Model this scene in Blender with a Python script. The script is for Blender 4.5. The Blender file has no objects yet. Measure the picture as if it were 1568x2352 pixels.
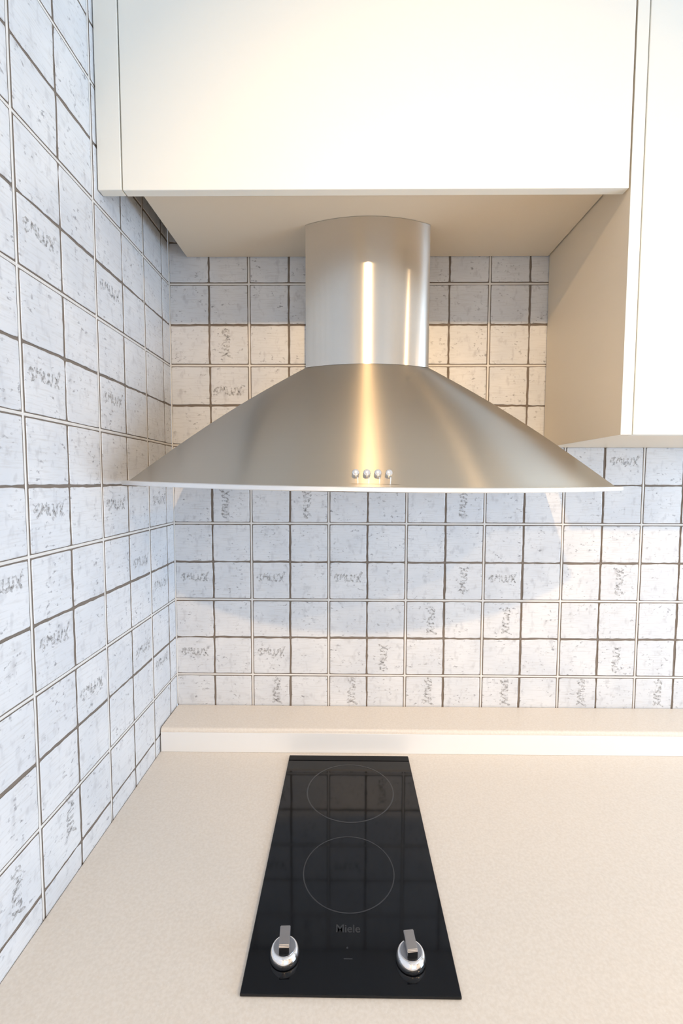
import bpy, bmesh, math, random
from mathutils import Vector, Matrix

# ------------------------------------------------------------------ camera, world, lights, exposure
S = bpy.context.scene
COL = S.collection
cam_data = bpy.data.cameras.new('camera')
cam_data.sensor_fit = 'HORIZONTAL'
cam_data.sensor_width = 36.0
cam_data.lens = 36.0 * 1063.76 / 1568.0
cam_data.clip_start = 0.02
cam = bpy.data.objects.new('camera', cam_data)
COL.objects.link(cam)
CAM = Vector((0.44612, -1.18795, 0.10771))
yaw, pitch, roll = -0.011184, -0.065143, 0.002635
fw = Vector((math.sin(yaw) * math.cos(pitch), math.cos(yaw) * math.cos(pitch), math.sin(pitch)))
rt = Vector((math.cos(yaw), -math.sin(yaw), 0))
up = rt.cross(fw)
r2 = math.cos(roll) * rt + math.sin(roll) * up
u2 = -math.sin(roll) * rt + math.cos(roll) * up
M = Matrix((r2, u2, -fw)).transposed().to_4x4()
M.translation = CAM
cam.matrix_world = M
S.camera = cam

S.view_settings.view_transform = 'Standard'
S.view_settings.look = 'None'
S.view_settings.gamma = 1.0
S.view_settings.use_curve_mapping = False
S.view_settings.exposure = -0.10

W = bpy.data.worlds.new('world')
S.world = W
W.use_nodes = True
W.node_tree.nodes['Background'].inputs[0].default_value = (0.75, 0.86, 1.0, 1)
W.node_tree.nodes['Background'].inputs[1].default_value = 1.0

FLOOR, CEIL = -1.442, 1.26
ROOM_X, ROOM_Y = 3.4, -4.0


def area(name, loc, aim, sx, sy, power, color, shape='RECTANGLE', spread=180):
    d = bpy.data.lights.new(name, 'AREA')
    d.shape = shape
    d.size = sx
    d.size_y = sy
    d.energy = power
    d.color = color
    d.spread = math.radians(spread)
    o = bpy.data.objects.new(name, d)
    COL.objects.link(o)
    o.location = loc
    o.rotation_euler = (Vector(aim) - Vector(loc)).to_track_quat('-Z', 'Y').to_euler()
    return o


# daylight through the window in the right wall
area('window_daylight', (ROOM_X - 0.03, -1.40, -0.05), (0, -1.40, -0.15), 1.4, 1.5, 84, (0.53, 0.745, 1.0))
area('rear_fill_light', (1.2, ROOM_Y + 0.03, -0.30), (0.8, 0, -0.35), 2.0, 1.7, 9, (0.50, 0.73, 1.0))  # unseen fill light, added behind the camera to lift the whole room
SPOTS = [(0.56, -2.0, 2.6), (0.74, -3.5, 21), (2.2, -2.0, 30), (2.25, -3.5, 17), (3.0, -2.0, 11)]
WARM = (1.0, 0.68, 0.36)

# ------------------------------------------------------------------ mesh helpers


def finish(bm, name, mat, parent=None, smooth=False, angle=None):
    me = bpy.data.meshes.new(name)
    bm.normal_update()
    bm.to_mesh(me)
    bm.free()
    for m in (mat if isinstance(mat, (list, tuple)) else [mat]):
        me.materials.append(m)
    if smooth:
        for p in me.polygons:
            p.use_smooth = True
        me.set_sharp_from_angle(angle=math.radians(angle or 35))
    o = bpy.data.objects.new(name, me)
    COL.objects.link(o)
    if parent:
        o.parent = parent
    return o


def add_box(bm, x0, x1, y0, y1, z0, z1, bevel=0.0, seg=2):
    r = bmesh.ops.create_cube(bm, size=1)
    vs = r['verts']
    for v in vs:
        v.co = Vector(((x0 + x1) / 2 + v.co.x * (x1 - x0), (y0 + y1) / 2 + v.co.y * (y1 - y0), (z0 + z1) / 2 + v.co.z * (z1 - z0)))
    if bevel > 0:
        es = set()
        for v in vs:
            es.update(v.link_edges)
        bmesh.ops.bevel(bm, geom=list(es), offset=bevel, segments=seg, affect='EDGES', profile=0.5)


def add_lathe(bm, prof, cx, cy, n=48, cap_top=True, cap_bot=True):
    rings = []
    for r, z in prof:
        rings.append([bm.verts.new((cx + r * math.cos(2 * math.pi * k / n), cy + r * math.sin(2 * math.pi * k / n), z)) for k in range(n)])
    for a, b in zip(rings[:-1], rings[1:]):
        for k in range(n):
            bm.faces.new((a[k], a[(k + 1) % n], b[(k + 1) % n], b[k]))
    if cap_bot:
        bm.faces.new(list(reversed(rings[0])))
    if cap_top:
        bm.faces.new(rings[-1])


def empty(name, loc, label, cat, group=None):
    o = bpy.data.objects.new(name, None)
    COL.objects.link(o)
    o.location = loc
    o['label'] = label
    o['category'] = cat
    if group:
        o['group'] = group
    return o


def box_part(name, mat, parent, dims, bevel=0.0008):
    """dims in world coordinates; vertices stored relative to the parent empty"""
    bm = bmesh.new()
    add_box(bm, *dims, bevel=bevel)
    if parent:
        bmesh.ops.translate(bm, verts=bm.verts, vec=-parent.location)
    return finish(bm, name, mat, parent)


# ------------------------------------------------------------------ materials


def new_mat(name):
    m = bpy.data.materials.new(name)
    m.use_nodes = True
    nt = m.node_tree
    b = nt.nodes['Principled BSDF']
    return m, nt, b


def noise_chain(nt, scale, detail=3, vec_scale=None, rough=0.55):
    tc = nt.nodes.new('ShaderNodeTexCoord')
    mp = nt.nodes.new('ShaderNodeMapping')
    if vec_scale:
        mp.inputs['Scale'].default_value = vec_scale
    nt.links.new(tc.outputs['Object'], mp.inputs['Vector'])
    n = nt.nodes.new('ShaderNodeTexNoise')
    n.inputs['Scale'].default_value = scale
    n.inputs['Detail'].default_value = detail
    n.inputs['Roughness'].default_value = rough
    nt.links.new(mp.outputs[0], n.inputs['Vector'])
    return n.outputs['Fac']


def ramp(nt, fac, p0, p1, c0=(0, 0, 0, 1), c1=(1, 1, 1, 1)):
    r = nt.nodes.new('ShaderNodeValToRGB')
    r.color_ramp.elements[0].position = p0
    r.color_ramp.elements[1].position = p1
    r.color_ramp.elements[0].color = c0
    r.color_ramp.elements[1].color = c1
    nt.links.new(fac, r.inputs[0])
    return r.outputs[0]


def mix(nt, fac, a, b):
    m = nt.nodes.new('ShaderNodeMix')
    m.data_type = 'RGBA'
    for s, v in ((m.inputs[0], fac), (m.inputs[6], a), (m.inputs[7], b)):
        if isinstance(v, bpy.types.NodeSocket):
            nt.links.new(v, s)
        else:
            s.default_value = v
    return m.outputs[2]


def math_node(nt, op, a, b):
    m = nt.nodes.new('ShaderNodeMath')
    m.operation = op
    for s, v in ((m.inputs[0], a), (m.inputs[1], b)):
        if isinstance(v, bpy.types.NodeSocket):
            nt.links.new(v, s)
        else:
            s.default_value = v
    return m.outputs[0]


def bump(nt, b, h, strength, dist):
    n = nt.nodes.new('ShaderNodeBump')
    n.inputs['Strength'].default_value = strength
    n.inputs['Distance'].default_value = dist
    nt.links.new(h, n.inputs['Height'])
    nt.links.new(n.outputs[0], b.inputs['Normal'])


def lacquer(name, col, rough=0.3, coat=0.0):
    m, nt, b = new_mat(name)
    f = noise_chain(nt, 3.0)
    c = mix(nt, f, tuple(x * 0.985 for x in col) + (1,), tuple(col) + (1,))
    nt.links.new(c, b.inputs['Base Color'])
    b.inputs['Roughness'].default_value = rough
    b.inputs['Coat Weight'].default_value = coat
    b.inputs['Coat Roughness'].default_value = 0.15
    bump(nt, b, noise_chain(nt, 60.0), 0.05, 0.0005)
    return m


def tile_material():
    m, nt, b = new_mat('tile_glaze')
    base = mix(nt, ramp(nt, noise_chain(nt, 9.0, 2), 0.35, 0.65), (0.65, 0.67, 0.70, 1), (0.725, 0.735, 0.75, 1))
    # faint horizontal brushing of the glaze
    br = ramp(nt, noise_chain(nt, 1.0, 4, (25, 25, 330)), 0.50, 0.72)
    base = mix(nt, math_node(nt, 'MULTIPLY', br, 0.45), base, (0.50, 0.49, 0.48, 1))
    # clustered dark flecks
    fl = ramp(nt, noise_chain(nt, 95.0, 3, (1, 1, 1.5)), 0.58, 0.68)
    cl = ramp(nt, noise_chain(nt, 21.0, 2), 0.46, 0.60)
    f2 = math_node(nt, 'MULTIPLY', fl, cl)
    base = mix(nt, math_node(nt, 'MULTIPLY', f2, 0.85), base, (0.25, 0.25, 0.27, 1))
    # soft smoky patches
    sm = ramp(nt, noise_chain(nt, 38.0, 2, (1.6, 1.6, 1)), 0.56, 0.74)
    base = mix(nt, math_node(nt, 'MULTIPLY', sm, 0.5), base, (0.42, 0.42, 0.44, 1))
    nt.links.new(base, b.inputs['Base Color'])
    b.inputs['Roughness'].default_value = 0.32
    b.inputs['Specular IOR Level'].default_value = 0.4
    bump(nt, b, noise_chain(nt, 30.0, 2), 0.25, 0.0015)
    return m


def plain(name, col, rough=0.6, var=0.15, scale=40.0):
    m, nt, b = new_mat(name)
    f = noise_chain(nt, scale)
    c = mix(nt, f, tuple(x * (1 - var) for x in col) + (1,), tuple(min(1, x * (1 + var)) for x in col) + (1,))
    nt.links.new(c, b.inputs['Base Color'])
    b.inputs['Roughness'].default_value = rough
    return m


def steel(name, col=(0.62, 0.60, 0.57), rough=0.3, aniso=0.85, brushed=True):
    m, nt, b = new_mat(name)
    b.inputs['Metallic'].default_value = 1.0
    b.inputs['Anisotropic'].default_value = aniso
    b.inputs['Anisotropic Rotation'].default_value = 0.25
    g = nt.nodes.new('ShaderNodeNewGeometry')      # brushing runs horizontally round the sheet
    cr = nt.nodes.new('ShaderNodeVectorMath')
    cr.operation = 'CROSS_PRODUCT'
    cr.inputs[0].default_value = (0, 0, 1)
    nt.links.new(g.outputs['Normal'], cr.inputs[1])
    nt.links.new(cr.outputs[0], b.inputs['Tangent'])
    f = noise_chain(nt, 1.0, 3, (6, 6, 900)) if brushed else noise_chain(nt, 50.0)
    c = mix(nt, f, tuple(x * 0.98 for x in col) + (1,), tuple(min(1, x * 1.02) for x in col) + (1,))
    nt.links.new(c, b.inputs['Base Color'])
    rr = nt.nodes.new('ShaderNodeMapRange')
    rr.inputs[3].default_value = rough - 0.004
    rr.inputs[4].default_value = rough + 0.006
    nt.links.new(f, rr.inputs[0])
    nt.links.new(rr.outputs[0], b.inputs['Roughness'])
    return m


def quartz(name):
    m, nt, b = new_mat(name)
    base = mix(nt, ramp(nt, noise_chain(nt, 220.0, 3), 0.35, 0.65), (0.76, 0.69, 0.605, 1), (0.82, 0.755, 0.675, 1))
    sp = ramp(nt, noise_chain(nt, 420.0, 2), 0.66, 0.72)
    base = mix(nt, math_node(nt, 'MULTIPLY', sp, 0.35), base, (0.93, 0.90, 0.85, 1))
    nt.links.new(base, b.inputs['Base Color'])
    b.inputs['Roughness'].default_value = 0.30
    b.inputs['Specular IOR Level'].default_value = 0.35
    return m


def ink_material():
    m, nt, b = new_mat('faded_ink')
    b.inputs['Base Color'].default_value = (0.22, 0.20, 0.185, 1)
    b.inputs['Roughness'].default_value = 0.5
    a = ramp(nt, noise_chain(nt, 190.0, 3), 0.38, 0.68, (0.0, 0.0, 0.0, 1), (0.55, 0.55, 0.55, 1))
    nt.links.new(a, b.inputs['Alpha'])
    return m


M_TILE = tile_material()
M_GROOVE = plain('dark_grout', (0.20, 0.165, 0.135), 0.9)
M_BEAD = plain('pale_grout', (0.74, 0.72, 0.69), 0.5, 0.06)
M_INK = ink_material()
M_WHITE = lacquer('white_lacquer', (0.85, 0.855, 0.80), 0.5, 0.0)
M_CARC = lacquer('cream_melamine', (0.78, 0.70, 0.57), 0.42)
M_STONE = quartz('beige_quartz')
M_STEEL = steel('brushed_steel', (0.66, 0.625, 0.575), 0.22, 1.0)
M_STEEL_C = steel('brushed_steel_canopy', (0.55, 0.505, 0.435), 0.30, 1.0)
M_RIM = steel('rim_steel', (0.86, 0.86, 0.86), 0.35, 0.2, False)
M_CHROME = steel('chrome', (0.86, 0.86, 0.88), 0.08, 0.0, False)
M_SATIN = steel('satin_knob_metal', (0.42, 0.42, 0.44), 0.3, 0.0, False)
M_STONE_W = lacquer('white_edge_laminate', (0.84, 0.835, 0.82), 0.35)
M_GLASS = plain('black_ceramic_glass', (0.004, 0.0045, 0.006), 0.06, 0.1)
M_GLASS.node_tree.nodes['Principled BSDF'].inputs['Specular IOR Level'].default_value = 0.32
M_BLACK = plain('black_rubber', (0.008, 0.008, 0.009), 0.4)
M_BLACK.node_tree.nodes['Principled BSDF'].inputs['Specular IOR Level'].default_value = 0.15
M_PRINT = plain('grey_print', (0.030, 0.031, 0.034), 0.35)
M_PLASTER = plain('plaster', (0.78, 0.76, 0.72), 0.8, 0.03, 8)
M_FLOOR = plain('floor_oak', (0.42, 0.33, 0.24), 0.45, 0.2, 6)
M_FRAME = lacquer('frame_white', (0.8, 0.8, 0.8), 0.4)

# ------------------------------------------------------------------ tiled walls
random.seed(4)
P = 0.1


def tiled_wall(name, u_lines, v_lines, origin, U, V, N, back):
    """u_lines / v_lines: (coordinate, bright?) grid lines; pads are raised glazed tiles with worn edges,
    dark grooves between them and a pale bead of grout in every second joint"""
    bm = bmesh.new()
    o = Vector(origin)
    U, V, N = Vector(U), Vector(V), Vector(N)

    def pt(a, b, h):
        return o + U * a + V * b + N * h
    ua, ub, va, vb = u_lines[0][0], u_lines[-1][0], v_lines[0][0], v_lines[-1][0]

    def quad(ps, mi):
        f = bm.faces.new([bm.verts.new(p) for p in ps])
        f.material_index = mi
        return f
    flip = U.cross(V).dot(N) < 0

    def oriented(ps, mi):
        return quad(list(reversed(ps)) if flip else ps, mi)
    H = 0.0016
    oriented([pt(ua, va, -H), pt(ub, va, -H), pt(ub, vb, -H), pt(ua, vb, -H)], 1)
    # slab behind
    cs = [pt(ua, va, -H - back), pt(ub, va, -H - back), pt(ub, vb, -H - back), pt(ua, vb, -H - back)]
    oriented(list(reversed(cs)), 1)
    for i in range(4):
        a, b = [(ua, va), (ub, va), (ub, vb), (ua, vb)][i], [(ub, va), (ub, vb), (ua, vb), (ua, va)][i]
        oriented([pt(a[0], a[1], -H - back), pt(b[0], b[1], -H - back), pt(b[0], b[1], -H), pt(a[0], a[1], -H)], 1)
    gd, gb = 0.0021, 0.0038
    nseg = 9
    for i in range(len(u_lines) - 1):
        for j in range(len(v_lines) - 1):
            (u0, bu0), (u1, bu1) = u_lines[i], u_lines[i + 1]
            (v0, bv0), (v1, bv1) = v_lines[j], v_lines[j + 1]
            if u1 - u0 < 0.02 or v1 - v0 < 0.008:
                pass
            x0, x1 = u0 + (gb if bu0 else gd), u1 - (gb if bu1 else gd)
            y0, y1 = v0 + (gb if bv0 else gd), v1 - (gb if bv1 else gd)
            if x1 - x0 < 0.004 or y1 - y0 < 0.004:
                continue
            # outline with worn corners and slightly wavy edges
            c = min(0.0016, (x1 - x0) / 4, (y1 - y0) / 4)
            path = []
            cor = [(x0, y0), (x1, y0), (x1, y1), (x0, y1)]
            inn = [(0, 1), (-1, 0), (0, -1), (1, 0)]
            side = [bv0, bu1, bv1, bu0]
            for k in range(4):
                a, b = Vector(cor[k]), Vector(cor[(k + 1) % 4])
                d = (b - a).normalized()
                L = (b - a).length
                amp = 0.0004 if side[k] else 0.0011
                w = random.uniform(-amp, amp)
                for s in range(nseg):
                    t = c + (L - 2 * c) * s / (nseg - 1)
                    off = w + random.uniform(-amp, amp) * 0.75
                    w = 0.6 * w + off * 0.3
                    if s in (0, nseg - 1):
                        off = 0.0003
                    p = a + d * t + Vector(inn[k]) * off
                    path.append(p)
            cen = Vector(((x0 + x1) / 2, (y0 + y1) / 2))
            rings = []
            for ins, h in ((0.0, -H), (0.00015, -0.0007), (0.0006, -0.0002), (0.0015, 0.0)):
                rg = []
                for p in path:
                    q = Vector((min(max(p.x, x0 + ins), x1 - ins) if ins else p.x, min(max(p.y, y0 + ins), y1 - ins) if ins else p.y))
                    q = p + (cen - p).normalized() * ins * 1.2
                    rg.append(bm.verts.new(pt(q.x, q.y, h)))
                rings.append(rg)
            n = len(path)
            for r_i, (a, b) in enumerate(zip(rings[:-1], rings[1:])):
                for k in range(n):
                    ps = [a[k], a[(k + 1) % n], b[(k + 1) % n], b[k]]
                    f = bm.faces.new(ps if not flip else list(reversed(ps)))
                    f.material_index = 0 if r_i else 1
                    f.smooth = True
            f = bm.faces.new(rings[-1] if not flip else list(reversed(rings[-1])))
            f.material_index = 0
    # pale grout beads
    bw = 0.0021
    for (u, bright) in u_lines:
        if bright and ua < u < ub:
            k = u + random.uniform(-0.0004, 0.0004)
            oriented([pt(k - bw, va, -0.0013), pt(k, va, -0.0006), pt(k, vb, -0.0006), pt(k - bw, vb, -0.0013)], 2)
            oriented([pt(k, va, -0.0006), pt(k + bw, va, -0.0013), pt(k + bw, vb, -0.0013), pt(k, vb, -0.0006)], 2)
    for (v, bright) in v_lines:
        if bright and va < v < vb:
            k = v + random.uniform(-0.0004, 0.0004)
            oriented([pt(ua, k - bw, -0.0013), pt(ub, k - bw, -0.0013), pt(ub, k, -0.0006), pt(ua, k, -0.0006)], 2)
            oriented([pt(ua, k, -0.0006), pt(ub, k, -0.0006), pt(ub, k + bw, -0.0013), pt(ua, k + bw, -0.0013)], 2)
    w = finish(bm, name, [M_TILE, M_GROOVE, M_BEAD])
    w['kind'] = 'structure'
    return w


zl = [(-0.6, True)] + [(round(-0.5 + 0.1 * k, 3), (k % 2) == 1) for k in range(0, 18)]
zl = [(z, round(z * 10) % 2 == 0) for z, _ in zl if z <= 1.2] + [(CEIL, False)]
xl = [(0.0, False)] + [(round(0.1 * k - 0.0002, 4), k % 2 == 0) for k in range(1, 34)] + [(ROOM_X, False)]
xl = [x for x in xl if x[0] <= ROOM_X]
yl = [(-0.0, True)] + [(-(0.046 + 0.1 * k), k % 2 == 1) for k in range(0, 24)]
yl = sorted([(y, b) for y, b in yl], key=lambda q: q[0])
yl = [(yl[0][0], False)] + yl[1:]
wall_back = tiled_wall('wall_back', xl, zl, (0, 0, 0), (1, 0, 0), (0, 0, 1), (0, -1, 0), 0.1)
wall_left = tiled_wall('wall_left', yl, zl, (0, 0, 0), (0, 1, 0), (0, 0, 1), (1, 0, 0), 0.1)
# pale silicone bead down the corner
bm = bmesh.new()
add_box(bm, -0.0005, 0.0025, -0.0025, 0.0005, -0.48, 0.95, bevel=0.0008)
o = finish(bm, 'trim_1', M_BEAD)
o['kind'] = 'structure'

# faded brush lettering printed on single tiles, strokes in a unit cell (0..1 along the word, -0.5..0.5 up)
WORD = [
    [(0.05, -0.02), (0.10, 0.10), (0.20, 0.12), (0.13, 0.03), (0.19, -0.07), (0.10, -0.10)],
    [(0.24, -0.05), (0.29, 0.13), (0.33, 0.02), (0.38, 0.14), (0.42, -0.08)],
    [(0.46, 0.12), (0.47, -0.06), (0.55, -0.10), (0.60, 0.00), (0.60, 0.12)],
    [(0.60, -0.02), (0.66, -0.10), (0.71, 0.02), (0.72, 0.12)],
    [(0.76, 0.13), (0.83, 0.00), (0.91, -0.12)],
    [(0.95, 0.20), (0.86, 0.03), (0.77, -0.12)],
]


def lettering(wall, cells, U, V, N):
    bm = bmesh.new()
    U, V, N = Vector(U), Vector(V), Vector(N)
    rnd = random.Random(9)
    for (a, b, rot) in cells:      # centre of the word on the wall
        S_ = 0.080
        ca, sa = math.cos(rot), math.sin(rot)
        for st in WORD:
            pts = []
            for k in range(len(st) - 1):
                for s in range(4):
                    t = s / 4
                    pts.append((st[k][0] * (1 - t) + st[k + 1][0] * t, st[k][1] * (1 - t) + st[k + 1][1] * t))
            pts.append(st[-1])
            prev = None
            for k, (x, y) in enumerate(pts):
                x = (x - 0.5) * S_
                y = y * S_ * 1.05
                dx, dy = (pts[min(k + 1, len(pts) - 1)][0] - pts[max(k - 1, 0)][0], pts[min(k + 1, len(pts) - 1)][1] - pts[max(k - 1, 0)][1])
                l = math.hypot(dx, dy) or 1
                w = 0.0027 * rnd.uniform(0.3, 1.3)
                nx, ny = -dy / l * w, dx / l * w
                q = []
                for sgn in (-1, 1):
                    px, py = x + sgn * nx, y + sgn * ny
                    q.append(bm.verts.new(U * (a + ca * px - sa * py) + V * (b + sa * px + ca * py) + N * 0.0003))
                if prev:
                    f = bm.faces.new((prev[0], q[0], q[1], prev[1]))
                prev = q
    o = finish(bm, 'tile_lettering', M_INK, wall)
    return o


q = math.pi / 2
back_cells = [(0.052, -0.142, 0), (0.25, -0.142, 0), (0.45, -0.142, 0), (0.85, -0.142, 0), (0.75, -0.145, q), (1.15, -0.148, q),
              (0.05, -0.34, 0), (0.25, -0.34, 0), (0.545, -0.352, q), (1.15, -0.352, q),
              (0.665, -0.252, -q), (0.86, -0.252, -q),
              (0.262, -0.442, -q), (0.46, -0.442, -q), (0.66, -0.442, -q), (0.86, -0.442, -q), (1.06, -0.442, -q), (1.26, -0.442, -q),
              (0.135, 0.05, q), (0.345, 0.05, q), (0.745, 0.052, q), (0.145, 0.335, 0), (1.15, 0.16, 0), (0.14, 0.455, -q)]
left_cells = [(-0.497, 0.462, 0), (-0.296, 0.464, 0), (-0.497, 0.259, 0), (-0.296, 0.262, 0), (-0.497, 0.063, 0), (-0.297, 0.062, 0),
              (-0.497, -0.134, 0), (-0.195, -0.067, 0), (-0.095, -0.138, 0), (-0.400, -0.255, 0), (-0.195, -0.261, 0), (-0.597, -0.030, 0),
              (-0.098, -0.327, 0), (-0.477, -0.43, -q), (-0.60, -0.45, -q), (-0.092, 0.062, 0)]
lettering(wall_back, back_cells, (1, 0, 0), (0, 0, 1), (0, -1, 0))
lettering(wall_left, left_cells, (0, 1, 0), (0, 0, 1), (1, 0, 0))

# ------------------------------------------------------------------ rest of the room (behind and beside the camera)


def struct_box(name, mat, *d):
    bm = bmesh.new()
    add_box(bm, *d)
    o = finish(bm, name, mat)
    o['kind'] = 'structure'
    return o


struct_box('floor', M_FLOOR, -0.1, ROOM_X + 0.1, ROOM_Y - 0.1, 0.1, FLOOR - 0.1, FLOOR)
struct_box('ceiling', M_PLASTER, -0.1, ROOM_X + 0.1, ROOM_Y - 0.1, 0.1, CEIL, CEIL + 0.1)
# unseen foot of the tiled walls and the rest of the left wall, plastered
bm = bmesh.new()
add_box(bm, -0.1, 0, ROOM_Y, -2.346, FLOOR, CEIL)
add_box(bm, -0.1, 0, -2.346, 0, FLOOR, -0.6)
add_box(bm, -0.1, ROOM_X, 0, 0.1, FLOOR, -0.6)
o = finish(bm, 'wall_base', M_PLASTER)
o['kind'] = 'structure'


def wall_with_hole(name, axis, pos, a0, a1, h0, h1, ha, hb, hz0, hz1):
    bm = bmesh.new()
    t = 0.1 if pos > 0 else -0.1
    p0, p1 = sorted((pos, pos + t))
    for (x0, x1, z0, z1) in ((a0, ha, h0, h1), (hb, a1, h0, h1), (ha, hb, h0, hz0), (ha, hb, hz1, h1)):
        if x1 - x0 < 1e-4 or z1 - z0 < 1e-4:
            continue
        if axis == 'x':
            add_box(bm, p0, p1, x0, x1, z0, z1)
        else:
            add_box(bm, x0, x1, p0, p1, z0, z1)
    o = finish(bm, name, M_PLASTER)
    o['kind'] = 'structure'


wall_with_hole('wall_right', 'x', ROOM_X, ROOM_Y, 0, FLOOR, CEIL, -2.15, -0.65, -0.85, 0.75)
wall_with_hole('wall_front', 'y', ROOM_Y, 0, ROOM_X, FLOOR, CEIL, 0.4, 2.6, FLOOR, 0.8)


def framed(name, axis, pos, a0, a1, z0, z1, n):
    bm = bmesh.new()
    w = 0.05
    bars = [(a0, a1, z0, z0 + w), (a0, a1, z1 - w, z1), (a0, a0 + w, z0, z1), (a1 - w, a1, z0, z1)]
    for k in range(1, n):
        c = a0 + (a1 - a0) * k / n
        bars.append((c - w / 2, c + w / 2, z0, z1))
    for (x0, x1, b0, b1) in bars:
        if axis == 'x':
            add_box(bm, pos + 0.02, pos + 0.07, x0, x1, b0, b1)
        else:
            add_box(bm, x0, x1, pos - 0.07, pos - 0.02, b0, b1)
    o = finish(bm, name, M_FRAME)
    o['kind'] = 'structure'


framed('window_1', 'x', ROOM_X, -2.15, -0.65, -0.85, 0.75, 2)
framed('door_1', 'y', ROOM_Y, 0.4, 2.6, FLOOR, 0.8, 3)

# recessed ceiling spots
M_LAMP, nt, b = new_mat('lamp_glow')
b.inputs['Emission Color'].default_value = (1.0, 0.85, 0.65, 1)
b.inputs['Emission Strength'].default_value = 6
M_LAMP_RING = lacquer('lamp_ring_white', (0.85, 0.85, 0.85), 0.4)
where = ['nearest the hood', 'behind the camera on the left', 'nearest the window', 'farthest from the hood, by the window', 'closest to the right wall']
for k, (x, y, pw) in enumerate(SPOTS):
    t = empty('ceiling_spotlight', (x, y, CEIL), 'round recessed ceiling spotlight with white ring, ' + where[k], 'ceiling light', 'ceiling spotlights')
    bm = bmesh.new()
    add_lathe(bm, [(0.05, -0.001), (0.055, -0.006), (0.042, -0.009), (0.038, -0.004)], 0, 0, 32, False, False)
    finish(bm, 'ring', M_LAMP_RING, t, True)
    bm = bmesh.new()
    add_lathe(bm, [(0.038, -0.004), (0.037, -0.003)], 0, 0, 32, True, True)
    finish(bm, 'lens', M_LAMP, t)
    tilted = k == 0      # the gimbal lamp nearest the hood is turned towards it
    area('spot_light', (x, y, CEIL - (0.034 if tilted else 0.012)), (x + 0.02, -0.2, 0.29) if tilted else (x, y + 0.0001, 0),
         0.055, 0.055, pw, (1.0, 0.66, 0.33) if tilted else WARM, 'DISK', 46 if tilted else 150)

# ------------------------------------------------------------------ base cabinets and worktop
CZ = -0.540          # worktop surface
t = empty('base_cabinet', (0.0, -0.35, FLOOR), 'white base cabinet run carrying the beige worktop under the hob', 'cabinet')
box_part('carcass', M_CARC, t, (0.003, 2.40, -0.68, -0.004, FLOOR + 0.10, CZ - 0.0405), 0)
box_part('plinth', M_WHITE, t, (0.003, 2.40, -0.62, -0.60, FLOOR + 0.001, FLOOR + 0.10), 0)
for k in range(4):
    x0 = 0.003 + k * 0.6
    d = box_part('door', M_WHITE, t, (x0 + 0.002, x0 + 0.594, -0.70, -0.681, FLOOR + 0.104, CZ - 0.06))

HX0, HX1, HY0, HY1 = 0.3135, 0.5925, -0.6475, -0.1385
bm = bmesh.new()
add_box(bm, 0.0005, 2.45, -0.75, -0.0035, CZ - 0.040, CZ, bevel=0.002)
o = finish(bm, 'worktop', M_STONE)
o['label'] = 'continuous pale beige stone worktop running around the black hob'
o['category'] = 'worktop'
# raised ledge along the back wall
bm = bmesh.new()
y0, y1, z0, z1, R = -0.1190, -0.0032, CZ + 0.0002, -0.4825, 0.006
prof = [(y1, z0), (y1, z1)]
for k in range(7):
    a = math.pi / 2 * k / 6
    prof.append((y0 + R - R * math.sin(a), z1 - R + R * math.cos(a)))
prof += [(y0, z0)]
A = [bm.verts.new((0.0028, y, z)) for y, z in prof]
B = [bm.verts.new((2.45, y, z)) for y, z in prof]
n = len(prof)
for k in range(n):
    bm.faces.new((A[k], B[k], B[(k + 1) % n], A[(k + 1) % n]))
bm.faces.new(list(reversed(A)))
bm.faces.new(B)
bmesh.ops.recalc_face_normals(bm, faces=bm.faces)
o = finish(bm, 'back_ledge', M_STONE, None, True, 40)
o['label'] = 'low raised beige ledge along the foot of the tiled back wall'
o['category'] = 'ledge'
bm = bmesh.new()
add_box(bm, 0.0028, 2.45, y0 - 0.0022, y0 - 0.0002, z0, z1 - R - 0.003, bevel=0.0008)
finish(bm, 'front_strip', M_STONE_W, o)['label'] = 'whiter front strip'

# ------------------------------------------------------------------ domino hob
t = empty('ceramic_hob', (0.453, -0.393, CZ), 'narrow black glass two-zone hob with two chrome knobs set in the worktop', 'hob')
GZ = CZ + 0.0045
bm = bmesh.new()
add_box(bm, HX0, HX1, HY0, HY1, CZ + 0.0003, GZ, bevel=0.0012, seg=3)
bmesh.ops.translate(bm, verts=bm.verts, vec=-t.location)
finish(bm, 'glass_plate', M_GLASS, t)
box_part('rear_trim', M_BLACK, t, (HX0 + 0.001, HX1 - 0.001, HY1 - 0.019, HY1 - 0.001, GZ - 0.001, GZ + 0.0012), 0.0004)


def ring_part(cx, cy, r, w):
    bm = bmesh.new()
    n = 128
    a = [bm.verts.new((cx + (r - w) * math.cos(2 * math.pi * k / n), cy + (r - w) * math.sin(2 * math.pi * k / n), GZ + 0.0002)) for k in range(n)]
    b = [bm.verts.new((cx + r * math.cos(2 * math.pi * k / n), cy + r * math.sin(2 * math.pi * k / n), GZ + 0.0002)) for k in range(n)]
    for k in range(n):
        bm.faces.new((a[k], b[k], b[(k + 1) % n], a[(k + 1) % n]))
    bmesh.ops.translate(bm, verts=bm.verts, vec=-t.location)
    finish(bm, 'cooking_zone', M_PRINT, t)


ring_part(0.4555, -0.2625, 0.0905, 0.0028)
ring_part(0.4515, -0.4620, 0.0755, 0.0020)


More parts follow.
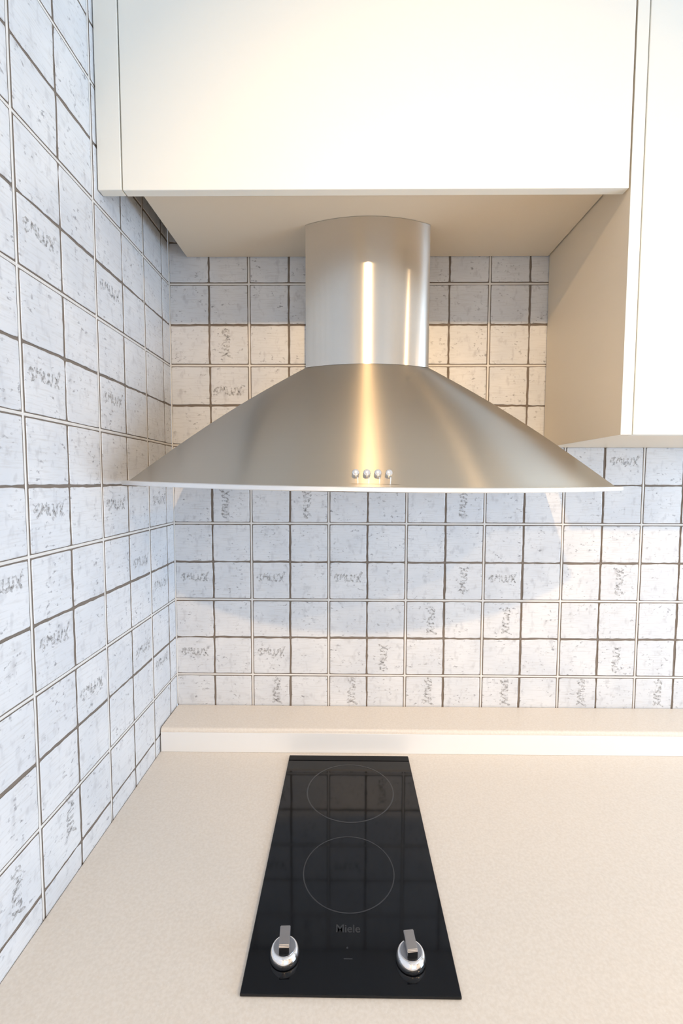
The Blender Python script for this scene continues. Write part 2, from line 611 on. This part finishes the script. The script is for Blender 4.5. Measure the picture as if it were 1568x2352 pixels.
def text_part(body, size, cx, cy, name, bold=0.0):
    cu = bpy.data.curves.new('text_tmp', 'FONT')
    cu.body = body
    cu.size = size
    cu.align_x = 'CENTER'
    cu.align_y = 'CENTER'
    cu.offset = bold
    ob = bpy.data.objects.new('text_tmp', cu)
    COL.objects.link(ob)
    bpy.context.view_layer.update()
    me = bpy.data.meshes.new_from_object(ob.evaluated_get(bpy.context.evaluated_depsgraph_get()))
    bpy.data.objects.remove(ob)
    me.name = name
    me.materials.clear()
    me.materials.append(M_PRINT)
    o = bpy.data.objects.new(name, me)
    COL.objects.link(o)
    o.parent = t
    o.location = Vector((cx, cy, GZ + 0.00025)) - t.location
    return o


text_part('Miele', 0.0165, 0.4500, -0.5610, 'printed_lettering', 0.0003)
bm = bmesh.new()
add_lathe(bm, [(0.0014, GZ), (0.0014, GZ + 0.0003)], 0.4490, -0.5880, 16)
add_box(bm, 0.4440, 0.4560, -0.6035, -0.6020, GZ, GZ + 0.0002)
bmesh.ops.translate(bm, verts=bm.verts, vec=-t.location)
finish(bm, 'printed_mark', M_PRINT, t)


def knob(cx, cy, rot):
    bm = bmesh.new()
    add_lathe(bm, [(0.0175, 0.0003), (0.0198, 0.0012), (0.0205, 0.004), (0.0196, 0.0085), (0.0178, 0.0125), (0.0162, 0.0142), (0.0150, 0.0146)], 0, 0, 64)
    k = finish(bm, 'control_knob', M_CHROME, t, True, 50)
    k.location = Vector((cx, cy, GZ)) - t.location
    k.rotation_euler = (0, 0, rot)
    bm = bmesh.new()
    add_lathe(bm, [(0.0146, 0.0146), (0.0144, 0.0150)], 0, 0, 48)
    finish(bm, 'top_disc', M_SATIN, k, True)
    # grip bar: rises from the disc and runs to the rear rim
    bm = bmesh.new()
    prof = [(-0.0095, 0.0148), (-0.0095, 0.0230), (-0.0080, 0.0248), (0.0150, 0.0285), (0.0170, 0.0275), (0.0170, 0.0225), (0.0140, 0.0148)]
    hw = 0.0070
    A = [bm.verts.new((-hw, y, z)) for y, z in prof]
    B = [bm.verts.new((hw, y, z)) for y, z in prof]
    n = len(prof)
    for i in range(n):
        bm.faces.new((A[i], B[i], B[(i + 1) % n], A[(i + 1) % n]))
    bm.faces.new(A)
    bm.faces.new(B)
    bmesh.ops.recalc_face_normals(bm, faces=bm.faces)
    bmesh.ops.bevel(bm, geom=list(bm.edges), offset=0.0007, segments=2, affect='EDGES')
    finish(bm, 'grip', M_SATIN, k, True)
    bm = bmesh.new()
    add_box(bm, -0.0066, 0.0066, -0.0104, -0.0090, 0.0150, 0.0222, bevel=0.0004)
    finish(bm, 'grip_inlay', M_BLACK, k)


knob(0.3640, -0.6005, math.radians(3))
knob(0.5345, -0.6040, math.radians(6))

# ------------------------------------------------------------------ wall cabinets
FY, DT = -0.3335, 0.019
SOF, DB, RB, TOP = 0.664, 0.6240, 0.1945, 1.20
t = empty('wall_cabinet', (0.49, -0.16, SOF), 'wide white flat-front wall cabinet above the hood', 'cabinet')
box_part('bottom_panel', M_CARC, t, (0.0475, 0.9400, FY + DT + 0.001, -0.003, SOF, SOF + 0.018), 0)
box_part('side_panel', M_CARC, t, (0.0475, 0.0655, FY + DT + 0.001, -0.003, SOF + 0.018, TOP), 0)
box_part('side_panel', M_CARC, t, (0.9220, 0.9400, FY + DT + 0.001, -0.003, SOF + 0.018, TOP), 0)
box_part('back_panel', M_CARC, t, (0.0655, 0.9220, -0.010, -0.004, SOF + 0.018, TOP), 0)
box_part('door', M_WHITE, t, (0.0462, 0.9400, FY, FY + DT, DB, TOP), 0.0012)
o = box_part('filler_panel', M_WHITE, None, (0.0018, 0.0440, FY, FY + DT, DB + 0.0005, TOP), 0.0012)
o['label'] = 'narrow white filler strip between the left tiled wall and the cabinet door'
o['category'] = 'filler panel'

t = empty('wall_cabinet', (1.26, -0.16, RB), 'taller white wall cabinet on the right, hanging lower than the hood cabinet', 'cabinet')
sp = box_part('side_panel', M_CARC, t, (0.9430, 0.9625, FY + 0.0006, -0.003, RB, TOP), 0.0006)
sp['label'] = 'cream side panel facing the hood'
box_part('edge_band', M_WHITE, t, (0.9428, 0.9627, FY - 0.0004, FY + 0.0005, RB, TOP), 0.0)
box_part('side_panel', M_CARC, t, (1.5435, 1.5625, FY + DT, -0.003, RB, TOP), 0.0006)
box_part('bottom_panel', M_CARC, t, (0.9625, 1.5435, FY + DT + 0.001, -0.003, RB + 0.001, RB + 0.019), 0)
box_part('back_panel', M_CARC, t, (0.9625, 1.5435, -0.010, -0.004, RB + 0.019, TOP), 0)
box_part('door', M_WHITE, t, (0.9652, 1.5620, FY, FY + DT, RB, TOP), 0.0012)

# ------------------------------------------------------------------ extractor hood
t = empty('extractor_hood', (0.490, 0, 0.10), 'brushed steel chimney extractor hood with flared curved canopy', 'extractor hood')
CXT = 0.490


def outline(half, yside, yapex, n=48, nside=6):
    """from wall on the left, forward along the side, arc across the front, back to the wall"""
    sag = abs(yapex - yside)
    R = (half * half + sag * sag) / (2 * sag)
    a = math.asin(half / R)
    pts = [(-half, yside * k / nside) for k in range(nside)]
    yc = yapex + R
    for k in range(n + 1):
        th = -a + 2 * a * k / n
        pts.append((R * math.sin(th), yc - R * math.cos(th)))
    pts += [(half, yside * (nside - 1 - k) / nside) for k in range(nside)]
    return pts


def loft(rows, name, mat, parent, cap0=False, cap1=False, sm=28):
    bm = bmesh.new()
    vr = [[bm.verts.new(p) for p in r] for r in rows]
    n = len(rows[0])
    for a, b in zip(vr[:-1], vr[1:]):
        for k in range(n):
            bm.faces.new((a[k], a[(k + 1) % n], b[(k + 1) % n], b[k]))
    if cap0:
        bm.faces.new(vr[0])
    if cap1:
        bm.faces.new(list(reversed(vr[-1])))
    bmesh.ops.recalc_face_normals(bm, faces=bm.faces)
    return finish(bm, name, mat, parent, True, sm)


def loc(x, y, z):
    return (x, y - 0.004, z - 0.10)


ZT, ZB = 0.3595, 0.1050
top = outline(0.1355, -0.141, -0.175)
bot = outline(0.4440, -0.335, -0.490)


def rim_sag(x, half=0.4515):
    return -0.0050 * (1 - (x / half) ** 2)


def tilt(x):
    return -0.0085 * x / 0.9


chim = [[loc(x, y, z) for x, y in top] for z in (SOF - 0.0006, 0.60, 0.50, ZT + 0.0005)]
loft(chim, 'chimney_duct', M_STEEL, t)
rows = []
NR = 14
for k in range(NR + 1):
    s = k / NR
    row = []
    for (xa, ya), (xb, yb) in zip(top, bot):
        bulge = math.sin(math.pi * s) * 0.009
        x = xa * (1 - s) + xb * s
        y = ya * (1 - s) + yb * s - (bulge * 0.7 if abs(ya) > 0.139 else 0)
        z = ZT * (1 - s) + (ZB + rim_sag(xb) + tilt(xb)) * s + bulge * 0.9
        row.append(loc(x, y, z))
    rows.append(row)
loft(rows, 'canopy', M_STEEL_C, t)
rim = outline(0.4560, -0.340, -0.500)
rrows = []
for ins, dz in ((0.30, 0.0005), (0.0012, 0.0), (0.0, -0.0012), (0.0, -0.0068), (0.0012, -0.0080), (0.02, -0.0080)):
    row = []
    for x, y in rim:
        f = 1 - ins if ins == 0.30 else 1 - ins / 0.45
        z = ZB + rim_sag(x * f) + tilt(x) + dz
        row.append(loc(x * f, y * f if ins != 0.30 else y * f, z))
    rrows.append(row)
loft(rrows, 'rim', M_RIM, t, False, True)

# switch plate and buttons lie on the canopy front
s_ = 0.93


AT = math.asin(0.1355 / ((0.1355 ** 2 + 0.034 ** 2) / 0.068))
AB = math.asin(0.444 / ((0.444 ** 2 + 0.155 ** 2) / 0.31))


def canopy_at(f, s):
    Rt, Rb = (0.1355 ** 2 + 0.034 ** 2) / 0.068, (0.444 ** 2 + 0.155 ** 2) / 0.31
    xa, ya = Rt * math.sin(f * AT), -0.175 + Rt - Rt * math.cos(f * AT)
    xb, yb = Rb * math.sin(f * AB), -0.490 + Rb - Rb * math.cos(f * AB)
    bulge = math.sin(math.pi * s) * 0.009
    return loc(xa * (1 - s) + xb * s, ya * (1 - s) + yb * s - bulge * 0.7,
               ZT * (1 - s) + (ZB + rim_sag(xb) + tilt(xb)) * s + bulge * 0.9)


def canopy_point(x, s):
    lo, hi = -1.0, 1.0
    for _ in range(40):
        mid = (lo + hi) / 2
        if canopy_at(mid, s)[0] < x:
            lo = mid
        else:
            hi = mid
    return Vector(canopy_at((lo + hi) / 2, s))


bm = bmesh.new()
dn = (canopy_point(0, 0.90) - canopy_point(0, 0.96)).normalized()
nrm = Vector((1, 0, 0)).cross(dn).normalized()
if nrm.y > 0:
    nrm = -nrm
gx = [-0.036, -0.0345, -0.02, 0.0, 0.02, 0.0345, 0.036]
gs = [0.800, 0.806, 0.83, 0.86, 0.89, 0.92, 0.95, 0.985]
grid = []
for s in gs:
    row = []
    for x in gx:
        h = 0.0004
        row.append(bm.verts.new(canopy_point(x - 0.001, s) + nrm * h))
    grid.append(row)
for a, b in zip(grid[:-1], grid[1:]):
    for k in range(len(gx) - 1):
        bm.faces.new((a[k], a[k + 1], b[k + 1], b[k]))
bmesh.ops.recalc_face_normals(bm, faces=bm.faces)
finish(bm, 'switch_plate', M_STEEL_C, t, True, 20)
for k, x in enumerate((-0.0275, -0.0105, 0.0062, 0.0230)):
    bm = bmesh.new()
    add_lathe(bm, [(0.0055, 0.0), (0.0055, 0.0105), (0.0049, 0.0118), (0.0030, 0.0122)], 0, 0, 24)
    b_ = finish(bm, 'push_button', M_CHROME, t, True, 40)
    p = canopy_point(x - 0.003, 0.937) + nrm * 0.0008
    b_.location = p
    b_.rotation_euler = (nrm * 0.45 + Vector((0, -0.8, 0))).to_track_quat('Z', 'Y').to_euler()
